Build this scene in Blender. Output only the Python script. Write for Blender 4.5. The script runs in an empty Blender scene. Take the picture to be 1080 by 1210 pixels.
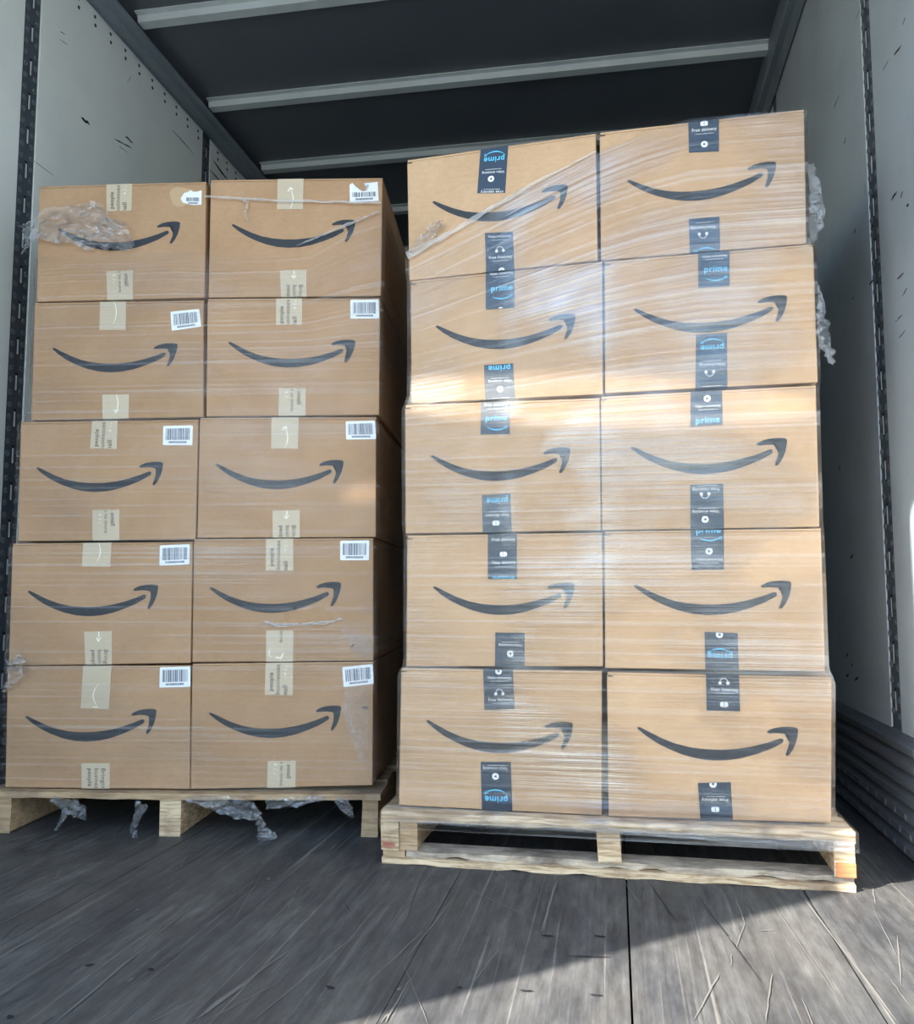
import bpy, bmesh, math, random
from mathutils import Vector, Matrix, noise
random.seed(7)
S = bpy.context.scene
COL = S.collection

# ------------------------------------------------------------------ camera
FPX, CX, CY, CAMH = 1040.0, 540.0, 605.0, 0.595
YAW, PITCH = math.radians(10.098), math.radians(5.274)
cF = Vector((-math.sin(YAW)*math.cos(PITCH), math.cos(YAW)*math.cos(PITCH), math.sin(PITCH)))
cR = Vector((math.cos(YAW), math.sin(YAW), 0))
cU = cR.cross(cF)
cam = bpy.data.cameras.new('camera')
cam.sensor_fit = 'HORIZONTAL'; cam.sensor_width = 36; cam.lens = 36*FPX/1080
cam.clip_start = 0.02
camo = bpy.data.objects.new('camera', cam); COL.objects.link(camo)
camo.matrix_world = Matrix(((cR.x, cU.x, -cF.x, 0), (cR.y, cU.y, -cF.y, 0), (cR.z, cU.z, -cF.z, CAMH), (0, 0, 0, 1)))
S.camera = camo

# ------------------------------------------------------------------ sky, sun, exposure
SUN_EL = math.radians(30.4)
SUN_DIR = Vector((0.763*math.cos(SUN_EL), 0.646*math.cos(SUN_EL), -math.sin(SUN_EL)))   # the way the rays travel
w = bpy.data.worlds.new('sky'); S.world = w; w.use_nodes = True
nt = w.node_tree
bg = nt.nodes['Background']
sky = nt.nodes.new('ShaderNodeTexSky'); sky.sky_type = 'NISHITA'; sky.sun_disc = False
sky.sun_elevation = SUN_EL; sky.sun_rotation = math.atan2(-SUN_DIR.x, -SUN_DIR.y)
sky.air_density = 1.2; sky.dust_density = 0.4; sky.ozone_density = 3.0
nt.links.new(sky.outputs[0], bg.inputs[0]); bg.inputs[1].default_value = 0.85
sl = bpy.data.lights.new('sun', 'SUN'); sl.energy = 27.0; sl.angle = math.radians(0.55); sl.color = (1.0, 0.96, 0.90)
so = bpy.data.objects.new('sun', sl); COL.objects.link(so)
so.rotation_mode = 'QUATERNION'; so.rotation_quaternion = SUN_DIR.to_track_quat('-Z', 'Y')
so.location = (-6, -5, 6)
S.view_settings.view_transform = 'Standard'; S.view_settings.look = 'None'
S.view_settings.gamma = 1.0; S.view_settings.use_curve_mapping = False
S.view_settings.exposure = -0.17

def added_spot(name, loc, target, wide, sx, sy, roll, energy, blend):
    """added spot lamp standing in for reflected sun of unknown source: a narrow far-off beam"""
    L = bpy.data.lights.new(name, 'SPOT'); L.energy = energy; L.spot_size = math.radians(wide); L.spot_blend = blend
    L.shadow_soft_size = 0.02; L.color = (1.0, 0.93, 0.80)
    o = bpy.data.objects.new(name, L); COL.objects.link(o)
    o.location = loc
    d = Vector(target)-Vector(loc)
    q = d.to_track_quat('-Z', 'Y') @ Matrix.Rotation(roll, 3, 'Z').to_quaternion()
    o.rotation_mode = 'QUATERNION'; o.rotation_quaternion = q; o.scale = (sx, sy, 1)
added_spot('added_band_spot', (-2.35, -6.0, 2.2), (-0.07, 1.97, 1.03), 6.9, 1.0, 0.12, math.radians(-2.0), 3000, 0.22)  # added lamp, no fixture: makes the bright band on the right load
added_spot('added_patch_spot', (-2.35, -6.0, 2.2), (-0.60, 2.15, 0.855), 1.3, 1.0, 0.30, math.radians(12), 2000, 0.6)  # added lamp, no fixture: makes the small bright patch on the left load

# ------------------------------------------------------------------ pixel helpers (points on real planes)
CAMP = Vector((0, 0, CAMH))
def ray(x, y): return cF + cR*((x-CX)/FPX) - cU*((y-CY)/FPX)
def on_plane(x, y, p0, n):
    d = ray(x, y); return CAMP + d*((p0-CAMP).dot(n)/d.dot(n))
class Frame:
    """a stack's own frame: u along its front, y into it, z up"""
    def __init__(s, p0, yawdeg):
        a = math.radians(yawdeg); s.a = a; s.p0 = Vector(p0)
        s.u = Vector((math.cos(a), math.sin(a), 0)); s.n = Vector((math.sin(a), -math.cos(a), 0))
    def uz(s, x, y):
        q = on_plane(x, y, s.p0, s.n); return ((q-s.p0).dot(s.u), q.z)
    def world(s, u, y, z): return s.p0 + s.u*u - s.n*y + Vector((0, 0, z))

# ------------------------------------------------------------------ mesh helpers
class MB:
    def __init__(s): s.v = []; s.f = []
    def poly(s, pts):
        b = len(s.v); s.v += [tuple(p) for p in pts]; s.f.append(tuple(range(b, b+len(pts))))
    def add(s, vs, fs):
        b = len(s.v); s.v += [tuple(p) for p in vs]; s.f += [tuple(b+i for i in f) for f in fs]
    def box(s, x0, x1, y0, y1, z0, z1):
        vs = [(x0,y0,z0),(x1,y0,z0),(x1,y1,z0),(x0,y1,z0),(x0,y0,z1),(x1,y0,z1),(x1,y1,z1),(x0,y1,z1)]
        s.add(vs, [(3,2,1,0),(4,5,6,7),(0,1,5,4),(1,2,6,5),(2,3,7,6),(3,0,4,7)])
    def hexa(s, front, back):
        """front, back: four points each, tl tr br bl"""
        vs = list(front)+list(back)
        s.add(vs, [(3,2,1,0),(4,5,6,7),(0,1,5,4),(1,2,6,5),(2,3,7,6),(3,0,4,7)])
    def disc(s, c, ax, r, n=8, h=0.0):
        ax = Vector(ax).normalized(); t = ax.orthogonal().normalized(); b = ax.cross(t); c = Vector(c)
        ring = [c+ax*h+t*(r*math.cos(2*math.pi*i/n))+b*(r*math.sin(2*math.pi*i/n)) for i in range(n)]
        s.poly(ring)
        if h:
            base = [p-ax*h+(p-c-ax*h)*0.25 for p in ring]
            s.add(ring+base, [(i, n+i, n+(i+1) % n, (i+1) % n) for i in range(n)])
    def ring(s, c, ax, r0, r1, n=8):
        ax = Vector(ax).normalized(); t = ax.orthogonal().normalized(); b = ax.cross(t); c = Vector(c)
        P = lambda r, h: [c+ax*h+t*(r*math.cos(2*math.pi*i/n))+b*(r*math.sin(2*math.pi*i/n)) for i in range(n)]
        A, M, B = P(r0, 0), P((r0+r1)/2, (r1-r0)*.5), P(r1, 0)
        s.add(A+M+B, [(i, (i+1) % n, n+(i+1) % n, n+i) for i in range(n)]+[(n+i, n+(i+1) % n, 2*n+(i+1) % n, 2*n+i) for i in range(n)])
    def tube(s, pts, r, n=6):
        pts = [Vector(p) for p in pts]; b = len(s.v); m = len(pts)
        rr = r if isinstance(r, (list, tuple)) else [r]*m
        for i, p in enumerate(pts):
            d = (pts[min(i+1, m-1)]-pts[max(i-1, 0)]).normalized()
            t = d.cross(Vector((0.13, 0.31, 0.94))).normalized(); q = d.cross(t)
            for k in range(n):
                a = 2*math.pi*k/n; s.v.append(tuple(p+t*(rr[i]*math.cos(a))+q*(rr[i]*math.sin(a))))
        for i in range(m-1):
            for k in range(n):
                s.f.append((b+i*n+k, b+i*n+(k+1) % n, b+(i+1)*n+(k+1) % n, b+(i+1)*n+k))
    def build(s, name, mat, parent=None, smooth=False, kind=None, label=None, bevel=0, recalc=True):
        me = bpy.data.meshes.new(name); me.from_pydata(s.v, [], s.f)
        if recalc or bevel:
            bm = bmesh.new(); bm.from_mesh(me)
            if bevel:
                bmesh.ops.bevel(bm, geom=bm.edges[:], offset=bevel, segments=2, affect='EDGES', profile=0.6)
            if recalc: bmesh.ops.recalc_face_normals(bm, faces=bm.faces[:])
            bm.to_mesh(me); bm.free()
        if smooth: me.polygons.foreach_set('use_smooth', [True]*len(me.polygons))
        return link(name, me, mat, parent, kind, label)
def link(name, me, mat, parent=None, kind=None, label=None):
    if mat and not me.materials: me.materials.append(mat)
    o = bpy.data.objects.new(name, me); COL.objects.link(o)
    if parent: o.parent = parent
    if kind: o['kind'] = kind
    if label: o['label'] = label
    return o
def empty(name, loc, rz=0):
    o = bpy.data.objects.new(name, None); COL.objects.link(o); o.location = loc; o.rotation_euler = (0, 0, rz)
    o.empty_display_size = 0.1
    return o
def tag(o, label, cat, group=None):
    o['label'] = label; o['category'] = cat
    if group: o['group'] = group
    return o

# ------------------------------------------------------------------ materials
def mat(name, col, rough=0.6, metal=0.0, spec=0.4):
    m = bpy.data.materials.new(name); m.use_nodes = True
    b = m.node_tree.nodes['Principled BSDF']
    b.inputs['Base Color'].default_value = (*col, 1); b.inputs['Roughness'].default_value = rough
    b.inputs['Metallic'].default_value = metal; b.inputs['Specular IOR Level'].default_value = spec
    return m
class N:
    """small node-graph helper"""
    def __init__(s, m): s.t = m.node_tree; s.b = s.t.nodes.get('Principled BSDF')
    def n(s, typ, **kw):
        o = s.t.nodes.new(typ)
        for k, v in kw.items(): setattr(o, k, v)
        return o
    def l(s, a, b): s.t.links.new(a, b)
    def coord(s, kind, scale=(1, 1, 1), rot=(0, 0, 0)):
        c = s.n('ShaderNodeTexCoord'); mp = s.n('ShaderNodeMapping')
        mp.inputs['Scale'].default_value = scale; mp.inputs['Rotation'].default_value = rot
        s.l(c.outputs[kind], mp.inputs[0]); return mp.outputs[0]
    def noise(s, vec, scale, detail=3, rough=0.55, dist=0):
        x = s.n('ShaderNodeTexNoise'); x.inputs['Scale'].default_value = scale; x.inputs['Detail'].default_value = detail
        x.inputs['Roughness'].default_value = rough; x.inputs['Distortion'].default_value = dist
        s.l(vec, x.inputs['Vector']); return x.outputs['Fac']
    def ramp(s, fac, stops):
        r = s.n('ShaderNodeValToRGB'); e = r.color_ramp.elements
        while len(e) < len(stops): e.new(0.5)
        for i, (p, c) in enumerate(stops):
            e[i].position = p; e[i].color = (*c, 1) if isinstance(c, tuple) else (c, c, c, 1)
        s.l(fac, r.inputs[0]); return r.outputs[0]
    def mix(s, fac, a, b, typ='MIX'):
        x = s.n('ShaderNodeMix', data_type='RGBA', blend_type=typ)
        for v, i in ((fac, 0), (a, 6), (b, 7)):
            if isinstance(v, (int, float)): x.inputs[i].default_value = v if i == 0 else (v, v, v, 1)
            elif isinstance(v, tuple): x.inputs[i].default_value = (*v, 1)
            else: s.l(v, x.inputs[i])
        return x.outputs[2]
    def math(s, op, a, b=0.0):
        x = s.n('ShaderNodeMath', operation=op)
        for v, i in ((a, 0), (b, 1)):
            if isinstance(v, (int, float)): x.inputs[i].default_value = v
            else: s.l(v, x.inputs[i])
        return x.outputs[0]
    def bump(s, h, strength, dist=0.002):
        x = s.n('ShaderNodeBump'); x.inputs['Strength'].default_value = strength; x.inputs['Distance'].default_value = dist
        s.l(h, x.inputs['Height']); return x.outputs[0]

def m_cardboard(name, c0, c1):
    m = mat(name, c0, 0.75, 0, 0.25); g = N(m)
    v = g.coord('Object'); oi = g.n('ShaderNodeObjectInfo')
    fib = g.noise(g.coord('Object', (14, 14, 30)), 4, 5)
    big = g.noise(v, 5, 3)
    c = g.mix(g.ramp(big, [(0.35, 0.0), (0.65, 1.0)]), c0, c1)
    c = g.mix(0.12, c, g.ramp(fib, [(0.3, 0.25), (0.7, 0.75)]), 'OVERLAY')
    val = g.math('MULTIPLY_ADD', oi.outputs['Random'], 0.16); val.node.inputs[2].default_value = 0.92
    hs = g.n('ShaderNodeHueSaturation'); g.l(val, hs.inputs['Value']); g.l(c, hs.inputs['Color'])
    g.l(hs.outputs[0], g.b.inputs['Base Color'])
    g.l(g.bump(fib, 0.10, 0.001), g.b.inputs['Normal'])
    return m
M = {}
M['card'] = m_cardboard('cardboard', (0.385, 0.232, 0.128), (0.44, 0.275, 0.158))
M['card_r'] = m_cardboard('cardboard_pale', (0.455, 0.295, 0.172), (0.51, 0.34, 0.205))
M['ink'] = mat('printed_ink', (0.022, 0.026, 0.032), 0.55)
M['white'] = mat('label_paper', (0.78, 0.80, 0.82), 0.5)
M['glue'] = mat('torn_paper_ply', (0.50, 0.35, 0.21), 0.9)
M['bar'] = mat('barcode_ink', (0.09, 0.10, 0.12), 0.6)
M['ptape'] = mat('paper_tape', (0.52, 0.425, 0.30), 0.45)
M['ptxt'] = mat('paper_tape_text', (0.10, 0.085, 0.065), 0.6)
M['pwhite'] = mat('paper_tape_white', (0.80, 0.74, 0.60), 0.5)
M['dtape'] = mat('dark_tape', (0.020, 0.036, 0.060), 0.35)
M['cyan'] = mat('tape_cyan_print', (0.10, 0.50, 0.76), 0.5)
M['dwhite'] = mat('tape_white_print', (0.72, 0.72, 0.70), 0.5)

def m_wood(name, c0, c1, dark):
    m = mat(name, c0, 0.85, 0, 0.2); g = N(m)
    oi = g.n('ShaderNodeObjectInfo')
    co = g.n('ShaderNodeTexCoord'); ad = g.n('ShaderNodeVectorMath', operation='ADD')
    g.l(co.outputs['Object'], ad.inputs[0]); g.l(oi.outputs['Random'], ad.inputs[1])
    mp = g.n('ShaderNodeMapping'); mp.inputs['Scale'].default_value = (5, 18, 60); g.l(ad.outputs[0], mp.inputs[0])
    gr = g.noise(mp.outputs[0], 2.5, 5, 0.6, 0.6)
    st = g.noise(ad.outputs[0], 9, 4, 0.6)
    c = g.mix(g.ramp(gr, [(0.40, 0.0), (0.56, 1.0)]), c0, c1)
    c = g.mix(g.ramp(st, [(0.50, 0.0), (0.70, 0.8)]), c, dark)
    g.l(c, g.b.inputs['Base Color']); g.l(g.bump(gr, 0.5, 0.003), g.b.inputs['Normal'])
    return m
M['pal'] = m_wood('pallet_wood', (0.38, 0.26, 0.15), (0.66, 0.51, 0.34), (0.22, 0.15, 0.10))
M['pal2'] = m_wood('pallet_wood_weathered', (0.33, 0.22, 0.13), (0.46, 0.33, 0.20), (0.17, 0.12, 0.09))
M['grey_wood'] = m_wood('pallet_wood_grey', (0.34, 0.28, 0.22), (0.52, 0.44, 0.34), (0.16, 0.13, 0.11))
M['orange'] = m_wood('orange_paint', (0.36, 0.125, 0.055), (0.46, 0.18, 0.08), (0.26, 0.10, 0.06))
M['red'] = m_wood('red_paint', (0.34, 0.12, 0.09), (0.42, 0.24, 0.15), (0.30, 0.08, 0.06))

def m_floor():
    m = mat('worn_floor_wood', (0.07, 0.068, 0.066), 0.62, 0, 0.3); g = N(m)
    co = g.coord('Generated')
    geo = g.n('ShaderNodeNewGeometry'); pos = geo.outputs['Position']
    def mp(sc):
        x = g.n('ShaderNodeMapping'); x.inputs['Scale'].default_value = sc; g.l(pos, x.inputs[0]); return x.outputs[0]
    strip = g.n('ShaderNodeTexBrick'); strip.offset = 0.37
    rot = g.n('ShaderNodeMapping'); rot.inputs['Rotation'].default_value = (0, 0, math.pi/2); g.l(pos, rot.inputs[0]); g.l(rot.outputs[0], strip.inputs[0])
    strip.inputs['Scale'].default_value = 1; strip.inputs['Brick Width'].default_value = 1.1; strip.inputs['Row Height'].default_value = 0.035
    strip.inputs['Mortar Size'].default_value = 0.0008
    strip.inputs['Color1'].default_value = (0.25, 0.25, 0.25, 1); strip.inputs['Color2'].default_value = (0.75, 0.75, 0.75, 1); strip.inputs['Mortar'].default_value = (0.1, 0.1, 0.1, 1)
    grain = g.noise(mp((60, 2.0, 1)), 1.0, 6, 0.65)
    cloud = g.noise(mp((7.0, 1.8, 1)), 1.5, 7, 0.68)
    scr = g.noise(mp((95, 1.1, 1)), 1.0, 4, 0.6, 0.4)
    c = g.mix(g.ramp(cloud, [(0.35, 0.0), (0.68, 1.0)]), (0.040, 0.041, 0.045), (0.098, 0.094, 0.088))
    c = g.mix(0.55, c, g.ramp(grain, [(0.25, 0.22), (0.75, 0.78)]), 'OVERLAY')
    c = g.mix(0.20, c, strip.outputs['Color'], 'OVERLAY')
    c = g.mix(g.ramp(scr, [(0.60, 0.0), (0.72, 0.7)]), c, (0.20, 0.185, 0.165))
    mot = g.noise(mp((60, 12, 1)), 1.0, 6, 0.7)
    c = g.mix(0.6, c, g.ramp(mot, [(0.3, 0.2), (0.7, 0.8)]), 'OVERLAY')
    brn = g.noise(mp((2.0, 0.7, 1)), 1.0, 4, 0.6)
    c = g.mix(g.ramp(brn, [(0.5, 0.0), (0.72, 0.5)]), c, (0.115, 0.095, 0.072))
    g.l(c, g.b.inputs['Base Color'])
    g.l(g.ramp(cloud, [(0.3, 0.5), (0.7, 0.75)]), g.b.inputs['Roughness'])
    g.l(g.bump(g.math('ADD', grain, scr), 0.35, 0.002), g.b.inputs['Normal'])
    return m
M['floor'] = m_floor()
M['seam'] = mat('floor_seam', (0.02, 0.02, 0.02), 0.9)
M['scr'] = mat('bare_wood_scratch', (0.150, 0.140, 0.125), 0.8)
M['mark'] = mat('black_scuff', (0.012, 0.012, 0.014), 0.8)

def m_wall(name, base, dirt, rough):
    m = mat(name, base, rough, 0, 0.4); g = N(m)
    v = g.coord('Object')
    st = g.noise(g.coord('Object', (1, 1, 1)), 3, 5, 0.6)
    fine = g.noise(g.coord('Object', (20, 20, 90)), 1, 3, 0.6)
    c = g.mix(g.ramp(st, [(0.45, 0.0), (0.78, 0.6)]), base, dirt)
    c = g.mix(g.ramp(fine, [(0.62, 0.0), (0.8, 0.35)]), c, dirt)
    g.l(c, g.b.inputs['Base Color'])
    return m
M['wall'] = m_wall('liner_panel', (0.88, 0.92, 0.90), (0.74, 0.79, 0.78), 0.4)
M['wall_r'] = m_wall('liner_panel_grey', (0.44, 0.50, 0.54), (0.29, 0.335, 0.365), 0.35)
M['steel'] = m_wall('galvanised_steel', (0.60, 0.65, 0.64), (0.40, 0.45, 0.45), 0.45)
M['rail'] = m_wall('roof_rail_metal', (0.20, 0.24, 0.265), (0.11, 0.14, 0.165), 0.45)
M['post'] = m_wall('dark_post_steel', (0.075, 0.095, 0.115), (0.04, 0.05, 0.065), 0.45)
M['dimple'] = mat('post_dimple', (0.15, 0.175, 0.20), 0.35, 0.3)
M['slot'] = mat('slot_backing', (0.62, 0.67, 0.68), 0.5)
M['scuff'] = m_wall('scuff_band_metal', (0.105, 0.115, 0.13), (0.05, 0.055, 0.065), 0.55)
M['dot'] = mat('scuff_band_fixing', (0.17, 0.18, 0.20), 0.5)
M['roof'] = m_wall('roof_sheet', (0.115, 0.13, 0.145), (0.08, 0.095, 0.11), 0.38)
M['rivet'] = mat('rivet', (0.03, 0.035, 0.04), 0.5)
M['front'] = mat('front_wall', (0.16, 0.17, 0.18), 0.7)
M['ground'] = m_wall('yard_concrete', (0.19, 0.20, 0.215), (0.14, 0.15, 0.16), 0.9)

def m_film(name, haze_lo, haze_hi, gloss, vscale, tint=(0.93, 0.95, 0.98), rough=0.22, sheen_steps=None):
    m = bpy.data.materials.new(name); m.use_nodes = True; t = m.node_tree
    t.nodes.remove(t.nodes['Principled BSDF']); g = N(m); out = t.nodes['Material Output']
    uv = g.n('ShaderNodeUVMap')
    def mp(sx, sy):
        x = g.n('ShaderNodeMapping'); x.inputs['Scale'].default_value = (sx, sy, 1); g.l(uv.outputs[0], x.inputs[0]); return x.outputs[0]
    fine = g.noise(mp(0.45, vscale), 1, 3, 0.6)
    band = g.noise(mp(0.9, vscale*0.12), 1, 4, 0.6)
    patch = g.noise(mp(2.2, 3.5), 1, 3, 0.6)
    s = g.math('MULTIPLY', g.ramp(fine, [(0.50, 0.0), (0.64, 1.0)]), g.ramp(band, [(0.38, 0.15), (0.66, 1.0)]))
    s2 = g.math('MULTIPLY_ADD', g.ramp(patch, [(0.40, 0.0), (0.75, 1.0)]), 0.14); g.l(s, s2.node.inputs[2])
    hz = g.math('MULTIPLY_ADD', s2, haze_hi-haze_lo); hz.node.inputs[2].default_value = haze_lo
    tr = g.n('ShaderNodeBsdfTransparent')
    df = g.n('ShaderNodeBsdfDiffuse'); df.inputs[0].default_value = (*tint, 1)
    tl = g.n('ShaderNodeBsdfTranslucent'); tl.inputs[0].default_value = (*tint, 1)
    dm = g.n('ShaderNodeMixShader'); dm.inputs[0].default_value = 0.35; g.l(df.outputs[0], dm.inputs[1]); g.l(tl.outputs[0], dm.inputs[2])
    m1 = g.n('ShaderNodeMixShader'); g.l(hz, m1.inputs[0]); g.l(tr.outputs[0], m1.inputs[1]); g.l(dm.outputs[0], m1.inputs[2])
    gl = g.n('ShaderNodeBsdfGlossy'); gl.inputs['Roughness'].default_value = rough
    bp = g.bump(g.math('ADD', fine, g.math('MULTIPLY', band, 2.0)), 0.55, 0.004); g.l(bp, gl.inputs['Normal'])
    fr = g.n('ShaderNodeFresnel'); fr.inputs[0].default_value = 1.5; g.l(bp, fr.inputs['Normal'])
    gf = g.math('MULTIPLY', fr.outputs[0], g.ramp(patch, [(0.44, 0.12*gloss), (0.62, gloss)]))
    if sheen_steps:      # reflected sky edge put in as sheen that steps across the front
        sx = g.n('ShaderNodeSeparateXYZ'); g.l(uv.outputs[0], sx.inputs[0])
        gf = g.math('MULTIPLY', gf, g.ramp(g.math('MULTIPLY', sx.outputs[0], 0.25), [(p*0.25, v) for p, v in sheen_steps]))
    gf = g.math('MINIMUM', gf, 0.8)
    m2 = g.n('ShaderNodeMixShader'); g.l(gf, m2.inputs[0]); g.l(m1.outputs[0], m2.inputs[1]); g.l(gl.outputs[0], m2.inputs[2])
    g.l(m2.outputs[0], out.inputs[0])
    return m
M['film_r'] = m_film('stretch_film', 0.010, 0.235, 5.0, 100, sheen_steps=[(0.24, 0.22), (0.285, 1.0), (0.5, 0.9), (0.56, 0.45), (1.0, 0.5)])
M['film_l'] = m_film('stretch_film_dull', 0.0, 0.215, 0.6, 95)
M['film_c'] = m_film('crumpled_film', 0.06, 0.38, 4.0, 30, rough=0.10)
M['film_e'] = m_film('gathered_film', 0.30, 0.75, 2.0, 80)
M['film_l2'] = m_film('whitened_film', 0.05, 0.50, 1.0, 60)
M['film_p'] = m_film('film_skirt', 0.05, 0.45, 5.0, 60)

# ------------------------------------------------------------------ the trailer
XL, XR, Y0, Y1, ZC = -1.78, 0.664, 0.05, 9.0, 2.70
g_ = MB(); g_.box(-30, 30, -40, 20, -1.35, -1.25); g_.build('ground', M['ground'], kind='structure')
b = MB(); b.box(XL-0.03, XR+0.03, 0.0, Y1, -0.12, -0.028)
floor = b.build('floor', M['seam'], kind='structure')
seams = [XL]+[0.015+0.35*k for k in range(-5, 2)]+[XR]
for i in range(len(seams)-1):
    b = MB(); b.box(seams[i]+(0.0018 if i > 5 else 0.0006), seams[i+1]-(0.0018 if 4 < i else 0.0006), 0.0, Y1, -0.028, random.uniform(-0.0012, 0))
    b.build('floor_board', M['floor'], floor)
# long light scrapes and dark gouges worn into the boards
def floor_pt(x, y, z=0.0006): return on_plane(x, y, Vector((0, 0, z)), Vector((0, 0, 1)))
def scrape(mb, pts, wd, plane_n=Vector((0, 0, 1))):
    P = [Vector(p) for p in pts]
    L = []; R_ = []
    for i, p in enumerate(P):
        d = (P[min(i+1, len(P)-1)]-P[max(i-1, 0)]).normalized(); s = d.cross(plane_n).normalized()
        ww = wd*(0.25 if i in (0, len(P)-1) else random.uniform(0.6, 1.2))*0.5
        L.append(p+s*ww); R_.append(p-s*ww)
    b0 = len(mb.v); n = len(P); mb.v += [tuple(p) for p in L+R_]
    mb.f += [(b0+i, b0+i+1, b0+n+i+1, b0+n+i) for i in range(n-1)]
def wob(a, c, k, amt):
    a = Vector(a); c = Vector(c); d = c-a; s = Vector((-d.y, d.x, 0)).normalized() if abs(d.z) < 1e-3 else Vector((0, -d.z, d.y)).normalized()
    return [a+d*(i/k)+s*random.uniform(-amt, amt) for i in range(k+1)]
light = MB(); dark = MB()
for (x0, y0, x1, y1, wd) in [(65, 1208, 172, 1118, .006), (180, 1108, 236, 1064, .004), (0, 1092, 92, 1042, .006), (0, 996, 45, 985, .012),
        (232, 1204, 300, 1155, .009), (240, 1195, 345, 1120, .006), (300, 1205, 420, 1105, .005), (268, 1014, 290, 1003, .005), (385, 1036, 420, 1018, .006),
        (455, 1208, 485, 1155, .006), (430, 1165, 500, 1100, .004), (640, 1100, 658, 1040, .006), (480, 1132, 540, 1055, .004),
        (945, 1054, 1062, 1210, .006), (908, 1060, 990, 1180, .003), (868, 1060, 880, 1090, .004), (880, 1090, 870, 1120, .003),
        (905, 1208, 912, 1150, .004), (820, 1205, 850, 1150, .004), (1060, 1105, 1065, 1165, .004),
        (1030, 1045, 1035, 1068, .005), (1005, 1052, 1075, 1042, .003), (560, 1160, 590, 1120, .003), (150, 1160, 158, 1155, .006),
        (316, 1040, 319, 1037, .012), (160, 1076, 164, 1074, .012), (895, 1099, 915, 1099, .004), (470, 1170, 474, 1166, .01)]:
    scrape(light, wob(floor_pt(x0, y0), floor_pt(x1, y1), 7, min(wd*0.25, 0.001)), wd*0.55)
for (x0, y0, x1, y1, wd) in [(640, 1105, 655, 1106, .010), (702, 1105, 716, 1107, .010), (614, 1170, 630, 1171, .012), (697, 1175, 712, 1176, .012), (670, 1129, 722, 1131, .006),
        (385, 1165, 395, 1168, .015), (540, 1166, 546, 1168, .012), (100, 1141, 112, 1139, .012), (176, 1144, 182, 1146, .012), (8, 1202, 16, 1200, .02), (828, 1063, 900, 1160, .004), (765, 1040, 800, 1090, .003)]:
    scrape(dark, wob(floor_pt(x0, y0), floor_pt(x1, y1), 4, min(wd*0.2, 0.001)), wd*0.6)
rs = random.Random(21)
for k in range(110):                    # fine scores from pallets and jacks, mostly along the boards
    x, y_ = rs.uniform(XL+0.05, XR-0.05), 0.9+rs.random()**1.3*1.6
    l = rs.uniform(0.04, 0.30); a = rs.gauss(0.0, 0.22) if rs.random() < 0.85 else rs.uniform(-1.3, 1.3)
    p = Vector((x, y_, 0.0006)); q = p+Vector((math.sin(a)*l, math.cos(a)*l, 0))
    if XL < q.x < XR: scrape(light if rs.random() < 0.75 else dark, wob(p, q, 6, 0.0012), rs.uniform(0.0008, 0.0020))
light.build('bare_wood_scrapes', M['scr'], floor, kind='stuff', recalc=False)
dark.build('dark_gouges', M['mark'], floor, kind='stuff', recalc=False)

# walls: backing, liner panels between slotted posts, corrugated scuff band at the foot
def wall(name, X, sgn, posts, pm, scuff_top):
    b = MB(); b.box(min(X, X-sgn*0.05), max(X, X-sgn*0.05), Y0, Y1, -0.12, ZC+0.02)
    w_ = b.build(name, M['post'], kind='structure')
    PW = 0.073
    edges = [Y0]+[e for p in posts for e in (p-PW/2, p+PW/2)]+[Y1]
    for i in range(0, len(edges), 2):
        b = MB(); b.box(min(X, X+sgn*0.006), max(X, X+sgn*0.006), edges[i]+0.002, edges[i+1]-0.002, scuff_top-0.02, ZC-0.005)
        b.build('wall_panel', pm, w_, bevel=0.0015)
    for p in posts:
        if p > 6: continue
        b = MB(); x0, x1 = X, X+sgn*0.004
        b.box(min(x0, x1), max(x0, x1), p-PW/2+0.004, p+PW/2-0.004, scuff_top-0.02, ZC-0.02)
        po = b.build('slotted_post', M['post'], w_)
        sl_ = MB(); dm_ = MB(); hl_ = MB(); z = scuff_top+0.05
        while z < ZC-0.08:
            xs = X+sgn*0.0045
            sl_.box(min(xs, xs+sgn*0.0008), max(xs, xs+sgn*0.0008), p-0.0035, p+0.0035, z, z+0.046)
            hl_.box(min(xs, xs+sgn*0.0004), max(xs, xs+sgn*0.0004), p-0.006, p+0.006, z-0.002, z+0.054)
            for k in range(3):
                for s in (-1, 1):
                    dm_.ring((X+sgn*0.004, p+s*0.023, z-0.01+k*0.037+(0.008 if s > 0 else 0)), (sgn, 0, 0), 0.003, 0.0095, 10)
            z += 0.1115
        hl_.build('slot_opening', M['mark'], po, kind='stuff'); sl_.build('slot', M['slot'], po, kind='stuff'); dm_.build('dimple', M['dimple'], po, smooth=True, kind='stuff', recalc=False)
    # scuff band: ridged profile, extruded the length of the wall
    prof = []; n = 7; hh = scuff_top/n
    for k in range(n):
        z0 = k*hh
        prof += [(0.012, z0), (0.026, z0+hh*0.22), (0.026, z0+hh*0.62), (0.012, z0+hh*0.94)]
    prof += [(0.012, scuff_top), (0.0, scuff_top+0.012)]
    b = MB(); m_ = len(prof)
    b.v = [(X+sgn*d, Y0, z) for d, z in prof]+[(X+sgn*d, Y1, z) for d, z in prof]
    b.f = [(i, i+1, m_+i+1, m_+i) for i in range(m_-1)]
    sb = b.build('scuff_band', M['scuff'], w_)
    d_ = MB()
    for k in (0, 1, 2):
        y = 1.0+0.03*k
        while y < 4.2:
            d_.disc((X+sgn*0.0262, y, (k+0.42)*hh), (sgn, 0, 0), 0.006, 8, 0.0015); y += 0.075
    d_.build('fixing', M['dot'], sb, kind='stuff')
    return w_
wl = wall('wall_left', XL, 1, [1.13, 2.345, 3.535, 4.755], M['wall'], 0.265)
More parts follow.
